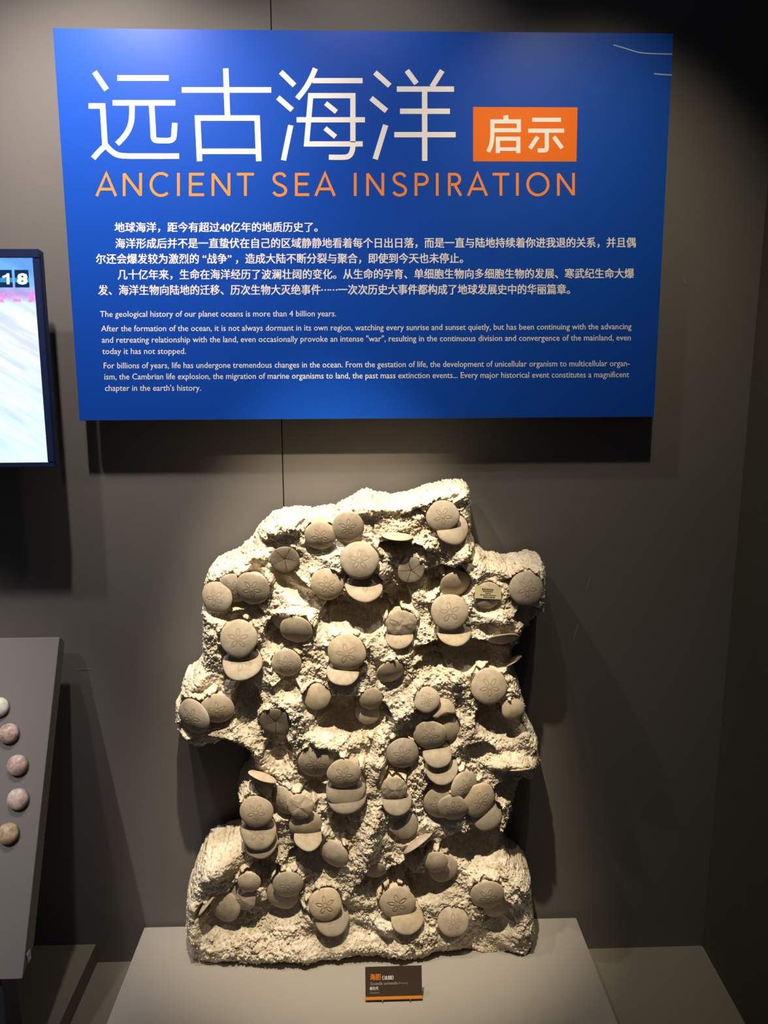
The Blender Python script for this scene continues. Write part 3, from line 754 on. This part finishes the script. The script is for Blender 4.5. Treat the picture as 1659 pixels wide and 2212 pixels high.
def dollar_mesh(kind, seed):
    r_ = random.Random(seed); nr, ns = 16, 56
    ph = [r_.uniform(0, 6.28) for _ in range(6)]
    am = [.015, .02, .012, .010, .008, .006]
    cut = r_.uniform(0, 6.28) if kind == 'b' else None
    V_, F_ = [], []
    dome = r_.uniform(.20, .30)
    off = r_.uniform(.0, .12)
    def rad(t):
        r = 1+sum(am[k]*math.sin((k+1)*t+ph[k]) for k in range(6))
        if kind in ('c',): r += .02*math.sin(11*t+ph[0])
        if cut is not None:
            c = math.cos(t-cut)
            if c > .3: r = min(r, (.38+.05*math.sin(9*t)+.03*math.sin(23*t))/c)
        return r
    def ftop(s, t):
        d = dome*(1-s*s)**.75*(1-.12*s)
        if kind == 'u': d = .05*(1-s**6)-.05*(1-s)**2
        if kind == 'c': d += .03*math.sin(3*t+ph[1])*s*(1-s)*3
        # gentle keel towards one side
        d += .025*math.cos(t-ph[2])*s*(1-s)
        return d
    V_.append((0, 0, ftop(0, 0)))
    for i in range(1, nr+1):
        s = (i/nr)**.9
        for j in range(ns):
            t = 2*math.pi*j/ns; r = rad(t)
            V_.append((r*s*math.cos(t)*(1 if s else 0), r*s*math.sin(t), ftop(s, t)))
    for j in range(ns): F_.append((0, 1+j, 1+(j+1) % ns))
    for i in range(nr-1):
        a = 1+i*ns; b = a+ns
        for j in range(ns): F_.append((a+j, b+j, b+(j+1) % ns, a+(j+1) % ns))
    # rounded thin rim and flat underside
    last = 1+(nr-1)*ns
    rings = [(1.008, -.025), (.99, -.055), (.9, -.07), (.45, -.06)]
    for s, z in rings:
        st0 = len(V_)
        for j in range(ns):
            t = 2*math.pi*j/ns; r = rad(t); V_.append((r*s*math.cos(t), r*s*math.sin(t), z))
        for j in range(ns): F_.append((last+j, st0+j, st0+(j+1) % ns, last+(j+1) % ns))
        last = st0
    V_.append((0, 0, -.05)); ce = len(V_)-1
    for j in range(ns): F_.append((last+j, ce, last+(j+1) % ns))
    me = bpy.data.meshes.new('sand_dollar'); me.from_pydata(V_, [], F_); me.update(); me.shade_smooth()
    me.materials.append(MD[kind])
    return me
SPIN = {}
LAB = {0: None}
labels = {3: 'underside of a sand dollar with dark radial cracks', 20: 'small sand dollar underside with thin radial cracks',
          57: 'dark sand dollar underside split by five radial cracks', 26: 'cracked lumpy sand dollar', 33: 'broken sand dollar shard',
          19: 'sand dollar seen edge-on', 63: 'sand dollar seen edge-on', 47: 'sand dollar seen edge-on, slanting', 52: 'sand dollar seen edge-on in the right notch'}
for k, (c, r, hc, tx, tz, kind, steep) in enumerate(place):
    me = dollar_mesh(kind, 100+k)
    o = bpy.data.objects.new('sand_dollar', me); COL.objects.link(o)
    nrm = (Vector((tx, tz[0], tz[1])) if isinstance(tz, tuple) else Vector((tx, -1, tz))).normalized()
    upv = Vector((0, 0, 1)) if abs(nrm.z) < .9 else Vector((0, 1, 0))
    zx = upv.cross(nrm).normalized(); zy = nrm.cross(zx)
    R3 = Matrix((zx, zy, nrm)).transposed()
    spin = Matrix.Rotation(random.Random(k*3+1).uniform(0, 6.28), 3, 'Z')
    if k in (4, 10): spin = Matrix.Rotation(math.radians(90), 3, 'Z')
    mw = (R3 @ spin).to_4x4()
    for a in range(3):
        for b_ in range(3): mw[a][b_] *= r
    mw.translation = Vector((c[0], YB-hc, c[1]))
    o.matrix_world = mw
    o.parent = rock; o.matrix_parent_inverse = Matrix.Translation(-Vector(rock.location))
    if k in labels: o['label'] = labels[k]

# loose sand grains and nodules crusted on the surface
def ico():
    t = (1+5**.5)/2
    v = np.array([(-1, t, 0), (1, t, 0), (-1, -t, 0), (1, -t, 0), (0, -1, t), (0, 1, t), (0, -1, -t), (0, 1, -t), (t, 0, -1), (t, 0, 1), (-t, 0, -1), (-t, 0, 1)])/math.sqrt(1+t*t)
    f = np.array([(0, 11, 5), (0, 5, 1), (0, 1, 7), (0, 7, 10), (0, 10, 11), (1, 5, 9), (5, 11, 4), (11, 10, 2), (10, 7, 6), (7, 1, 8), (3, 9, 4), (3, 4, 2), (3, 2, 6), (3, 6, 8), (3, 8, 9), (4, 9, 5), (2, 4, 11), (6, 2, 10), (8, 6, 7), (9, 8, 1)])
    return v, f
iv, if_ = ico()
cand = np.nonzero((SD > .006) & (~mask_disc))
prob = rough_zone[cand]**1.5+.10
prob /= prob.sum()
NG = 9000
sel = rng.choice(len(cand[0]), NG, replace=False, p=prob)
gj, gi = cand[0][sel], cand[1][sel]
rad_ = rng.uniform(.0008, .0022, NG)*(1+1.0*(rng.random(NG) > .93))
cen = np.stack([VX[gj, gi], VY[gj, gi]-rad_*.35, VZ[gj, gi]], 1)
stretch = rng.uniform(.6, 1.3, (NG, 1, 3)); jit = 1+rng.uniform(-.3, .3, (NG, 12, 1))
GV = (iv[None]*jit*stretch*rad_[:, None, None]+cen[:, None, :]).reshape(-1, 3)
GV[:, 2] = np.maximum(GV[:, 2], ZP+.0003)
GF = (if_[None]+12*np.arange(NG)[:, None, None]).reshape(-1, 3)
gr = fast_mesh('sand_grains', GV, GF, M_rock, smooth=False); gr['kind'] = 'stuff'
adopt(rock, gr)

# paper label across one sand dollar
M_paper = painted('aged_paper', (.60, .52, .31), .06, 60, .7, 0.0)
M_ink = plain('label_ink', (.10, .08, .05), .6, .2)
c, r, hc, tx, tz, kind, steep = place[24]
LY = YB-hc-.2*r-0.0012
cor = [at(1025, 1264.5, LY), at(1083, 1269, LY), at(1083, 1295, LY), at(1026, 1292, LY)]
cor = [np.array(p) for p in cor]
thick = np.array([0, .0006, 0])
lb = prism('paper_label', cor, [p+thick for p in cor], M_paper); adopt(rock, lb)
lb['label'] = 'small cream printed label glued across a sand dollar'
def lp(u, v):
    p = cor[0]*(1-u)*(1-v)+cor[1]*u*(1-v)+cor[3]*(1-u)*v+cor[2]*u*v
    return p-np.array([0, .0003, 0])
for (u0, u1, v_, hgt) in ((.28, .70, .24, .06), (.31, .68, .40, .04), (.40, .60, .55, .04), (.20, .80, .70, .035), (.32, .75, .86, .045)):
    V_, F_ = [], []; u = u0; rr = random.Random(int(u0*100+v_*10))
    while u < u1:
        wv = min(rr.uniform(.03, .09), u1-u); n0 = len(V_)
        V_ += [lp(u, v_-hgt), lp(u+wv, v_-hgt), lp(u+wv, v_+hgt), lp(u, v_+hgt)]; F_.append([n0+3, n0+2, n0+1, n0]); u += wv+.012
    o = mesh_obj('text_line', V_, F_, M_ink, lb)
    o.matrix_parent_inverse = Matrix.Identity(4)

# ------------------------------------------------------------------ wall screen (left)
TY = -0.10
scr = root('wall_screen', (-0.93, TY, 1.33), 'bright wall mounted screen with dark blue frame showing white 1 and 8 digits', 'screen')
TX1, TZ1, TZ0 = -0.5815, 1.7315, 1.3295; TX0 = -1.29
M_frame = plain('screen_frame', (.012, .022, .075), .35, .4)
bo = box('screen_body', TX0, TX1, TY+.006, TY+.026, TZ0, TZ1, M_frame, bevel=.003); adopt(scr, bo)
mt_ = box('wall_mount', -1.10, -0.76, TY+.0261, -0.0005, 1.42, 1.64, M_base); adopt(scr, mt_)
FW = 0.0125
def frame_bar(x0, x1, z0, z1):
    o = box('frame_bar', x0, x1, TY, TY+.0059, z0, z1, M_frame, bevel=.001); adopt(scr, o)
frame_bar(TX0, TX1, TZ1-FW-.003, TZ1); frame_bar(TX0, TX1, TZ0, TZ0+.0095)
frame_bar(TX0, TX0+FW, TZ0+.0096, TZ1-FW-.0031); frame_bar(TX1-FW, TX1, TZ0+.0096, TZ1-FW-.0031)
def screen_mat():
    mt, nt, b = new_mat('screen_picture')
    tc = N(nt, 'ShaderNodeTexCoord'); sp = N(nt, 'ShaderNodeSeparateXYZ'); nt.links.new(tc.outputs['Object'], sp.inputs[0])
    z = sp.outputs[2]
    wv = N(nt, 'ShaderNodeTexNoise', inp={'Scale': 5.0, 'Detail': 5.0, 'Roughness': .6})
    mp = N(nt, 'ShaderNodeMapping'); mp.inputs['Scale'].default_value = (1.0, 1, 9)
    m0 = N(nt, 'ShaderNodeMapping'); m0.inputs['Rotation'].default_value = (0, math.radians(-33), 0)
    nt.links.new(tc.outputs['Object'], m0.inputs[0]); nt.links.new(m0.outputs[0], mp.inputs[0]); nt.links.new(mp.outputs[0], wv.inputs['Vector'])
    t = mathn(nt, 'DIVIDE', mathn(nt, 'SUBTRACT', z, TZ0), TZ1-TZ0)
    cr = N(nt, 'ShaderNodeValToRGB'); els = cr.color_ramp.elements
    stops = [(0.0, (.72, .97, .98)), (.25, (.80, .98, 1)), (.45, (.85, .93, 1)), (.66, (.92, .98, 1)), (.76, (.70, .84, .95)), (.80, (.55, .35, .72)), (.825, (.42, .45, .85)), (.84, (.22, .47, .86)), (.90, (.16, .44, .84)), (1.0, (.13, .40, .80))]
    els[0].position = 0; els[0].color = (*stops[0][1], 1); els[1].position = 1; els[1].color = (*stops[-1][1], 1)
    for p, c_ in stops[1:-1]:
        e = els.new(p); e.color = (*c_, 1)
    nt.links.new(t, cr.inputs[0])
    r2 = N(nt, 'ShaderNodeValToRGB'); e = r2.color_ramp.elements
    e[0].position = .38; e[0].color = (.62, .66, .86, 1); e[1].position = .58; e[1].color = (1, 1, 1, 1)
    nt.links.new(wv.outputs['Fac'], r2.inputs[0])
    mx = N(nt, 'ShaderNodeMix', data_type='RGBA', blend_type='MULTIPLY'); mx.inputs[0].default_value = .8
    nt.links.new(cr.outputs[0], mx.inputs[6]); nt.links.new(r2.outputs[0], mx.inputs[7])
    b.inputs['Base Color'].default_value = (.01, .01, .01, 1); b.inputs['Roughness'].default_value = .3
    nt.links.new(mx.outputs[2], b.inputs['Emission Color']); b.inputs['Emission Strength'].default_value = 1.2
    return mt
dp = box('display', TX0+FW, TX1-FW, TY+.002, TY+.0055, TZ0+.0096, TZ1-FW-.0031, screen_mat()); adopt(scr, dp)
M_tile = plain('digit_tile', (.002, .01, .03), .3, .3, (.003, .022, .07), 1.0)
M_tile2 = plain('digit_tile_band', (.01, .1, .25), .3, .3, (.04, .26, .55), .8)
M_dig = plain('digit_white', (.8, .8, .8), .4, .2, (1, 1, 1), 1.0)
M_pink = plain('pink_blocks', (.5, .1, .4), .4, .2, (.72, .30, .62), .75)
def tv_quad(name, pxs, d, mat):
    p = [at(x, y, TY+.002-d) for x, y in pxs]
    o = mesh_obj(name, p, [[3, 2, 1, 0]], mat); adopt(scr, o); return o
for dx, ch in ((0, '8'), (-36, '1'), ):
    tv_quad('digit_tile', [(31+dx, 583), (61+dx, 583), (64+dx, 621), (33+dx, 621)], .0006, M_tile)
    tv_quad('digit_tile_band', [(31.7+dx, 600), (62.3+dx, 600), (63.2+dx, 610), (32.3+dx, 610)], .0009, M_tile2)
text_line('digit', '8', (38.5, 591, 614), (58, 591, 614), 0, 0, M_dig, scr, Y=TY+.0008, off=.035)
strokes_mesh('digit', [[(17, 590.5), (17.6, 614)]], 6.0, (lambda x, y: at(x, y, TY+.0008)), M_dig, scr)
strokes_mesh('digit_flag', [[(5.5, 599), (17, 594)]], 4.6, (lambda x, y: at(x, y, TY+.0007)), M_dig, scr)
rr = random.Random(5)
for i in range(11):
    x = rr.uniform(-30, 62); y = rr.uniform(630, 648); w_ = rr.uniform(5, 13)
    tv_quad('pink_shape', [(x, y), (x+w_, y+rr.uniform(-2, 2)), (x+w_+2, y+rr.uniform(4, 9)), (x+2, y+rr.uniform(4, 9))], .0004+i*.00005, M_pink)
tv_quad('pink_shape', [(63, 635), (74, 635), (75, 651), (64, 650)], .0011, M_pink)

# ------------------------------------------------------------------ tilted shell board (left)
brd = root('tilted_display_board', (-1.2, -0.22, 0.2335), 'grey tilted display board at the left edge carrying a curved row of round shells', 'display board')
prof = [(-.060, .978), (-.032, .959), (-.292, .461), (-.350, .435)]
BX = -0.612
pb_ = prism('board_panel', [(BX, y, z) for y, z in prof], [(-1.75, y, z) for y, z in prof], M_board); adopt(brd, pb_)
bv = pb_.modifiers.new('bevel', 'BEVEL'); bv.width = .0015; bv.segments = 2
bs = prism('support_stand', [(-.655, y, z) for y, z in ((-.338, .2335), (-.338, .4395), (-.296, .4580), (-.27, .2335))], [(-1.7, y, z) for y, z in ((-.338, .2335), (-.338, .4395), (-.296, .4580), (-.27, .2335))], M_base); adopt(brd, bs)
tab = box('side_tab', BX, BX+.0025, -.327, -.313, .448, .466, plain('grey_tab', (.42, .42, .40), .5)); adopt(brd, tab)
tvec = np.array([-.35+.06, .435-.978]); tvec /= np.linalg.norm(tvec); nvec = np.array([tvec[1], -tvec[0]])
if nvec[0] > 0: nvec = -nvec
def on_board(px, py):
    d = ray(px, py); n = np.array([0, nvec[0], nvec[1]]); p0 = np.array([0, -.06, .978])
    return CAM+d*(n@(p0-CAM))/(n@d)
def urchin_mesh(seed):
    r_ = random.Random(seed); V_, F_ = [], []; nr, ns = 14, 40
    ph = r_.uniform(0, 6.28)
    V_.append((0, 0, .62))
    for i in range(1, nr+1):
        a = i/nr*math.pi*.60
        for j in range(ns):
            t = 2*math.pi*j/ns
            rr_ = math.sin(a)/math.sin(math.pi*.5)*(1+.004*math.cos(5*(t-ph)))
            lobes = .018*math.cos(5*(t-ph))*math.sin(a)
            V_.append((rr_*math.cos(t), rr_*math.sin(t), .62*math.cos(a)+lobes))
    for j in range(ns): F_.append((0, 1+j, 1+(j+1) % ns))
    for i in range(nr-1):
        a = 1+i*ns; b = a+ns
        for j in range(ns): F_.append((a+j, b+j, b+(j+1) % ns, a+(j+1) % ns))
    F_.append(tuple(1+(nr-1)*ns+j for j in range(ns))[::-1])
    me = bpy.data.meshes.new('shell_fossil'); me.from_pydata(V_, [], F_); me.update(); me.shade_smooth(); return me
def shell_mat(c0, c1):
    mt, nt, b = new_mat('shell_surface')
    tc = N(nt, 'ShaderNodeTexCoord')
    n1 = N(nt, 'ShaderNodeTexNoise', inp={'Scale': 1.6, 'Detail': 5.0, 'Roughness': .6}); nt.links.new(tc.outputs['Object'], n1.inputs['Vector'])
    r1 = N(nt, 'ShaderNodeValToRGB'); e = r1.color_ramp.elements
    e[0].position = .36; e[0].color = (*c0, 1); e[1].position = .62; e[1].color = (*c1, 1)
    nt.links.new(n1.outputs['Fac'], r1.inputs[0]); nt.links.new(r1.outputs[0], b.inputs['Base Color'])
    b.inputs['Roughness'].default_value = .45
    return mt
shells = [(0, 1528, 21, (.62, .58, .40), (.75, .72, .66), 'cream white round shell cut by the left picture edge, topmost on the tilted board'),
          (21, 1585, 21.5, (.30, .17, .13), (.58, .44, .37), 'pinkish round shell second from the top on the tilted board'),
          (40, 1653, 22, (.34, .21, .17), (.56, .44, .38), 'pink brown round shell in the middle of the row on the tilted board'),
          (41, 1726, 22.5, (.40, .30, .26), (.66, .54, .48), 'pale pink round shell second from the bottom on the tilted board'),
          (20, 1800, 22.5, (.32, .20, .10), (.58, .46, .30), 'tan brown round shell lowest on the tilted board')]
for i, (px, py, rp, c0, c1, lab) in enumerate(shells):
    p = on_board(px, py); dist = np.linalg.norm(p-CAM); r = rp*(-(AX.T@(p-CAM))[2])/F
    me = urchin_mesh(i); me.materials.append(shell_mat(c0, c1))
    o = bpy.data.objects.new('shell_fossil', me); COL.objects.link(o)
    nrm = Vector((0, nvec[0], nvec[1])); zx = Vector((1, 0, 0)); zy = nrm.cross(zx)
    R3 = Matrix((zx, zy, nrm)).transposed()
    mw = (R3 @ Matrix.Rotation(.5+i, 3, 'Z')).to_4x4()
    for a in range(3):
        for b_ in range(3): mw[a][b_] *= r
    mw.translation = Vector(p)+nrm*(r*.235+.001)
    o.matrix_world = mw
    o['label'] = lab; o['category'] = 'shell'; o['group'] = 'round shells mounted on the tilted board'

# ------------------------------------------------------------------ pale strokes on the sign, scuffs on the wall
M_stroke = plain('pale_stroke', (.34, .42, .66), .6, .1)
M_scuff2 = plain('grey_scuff', (.26, .25, .24), .7, .1)
idt = lambda Y: (lambda x, y: at(x, y, Y))
strokes_mesh('pale_mark', [{'c': [(1325, 97), (1350, 104), (1380, 114), (1410, 116), (1452, 117)]}, {'c': [(1413, 159), (1430, 161), (1451, 162)]}], 2.6, idt(SY-.0003), M_stroke, sign)  # thin pale blue strokes running to the sign's right edge
for pts in ([(165, 1447), (180, 1445), (199, 1445)], [(1276, 1246), (1270, 1262), (1266, 1276)], [(1248, 1350), (1243, 1366), (1240, 1382)], [(1478, 600), (1481, 612)]):
    strokes_mesh('pale_mark', [pts], 1.6, idt(-.0004), M_scuff2, wall)
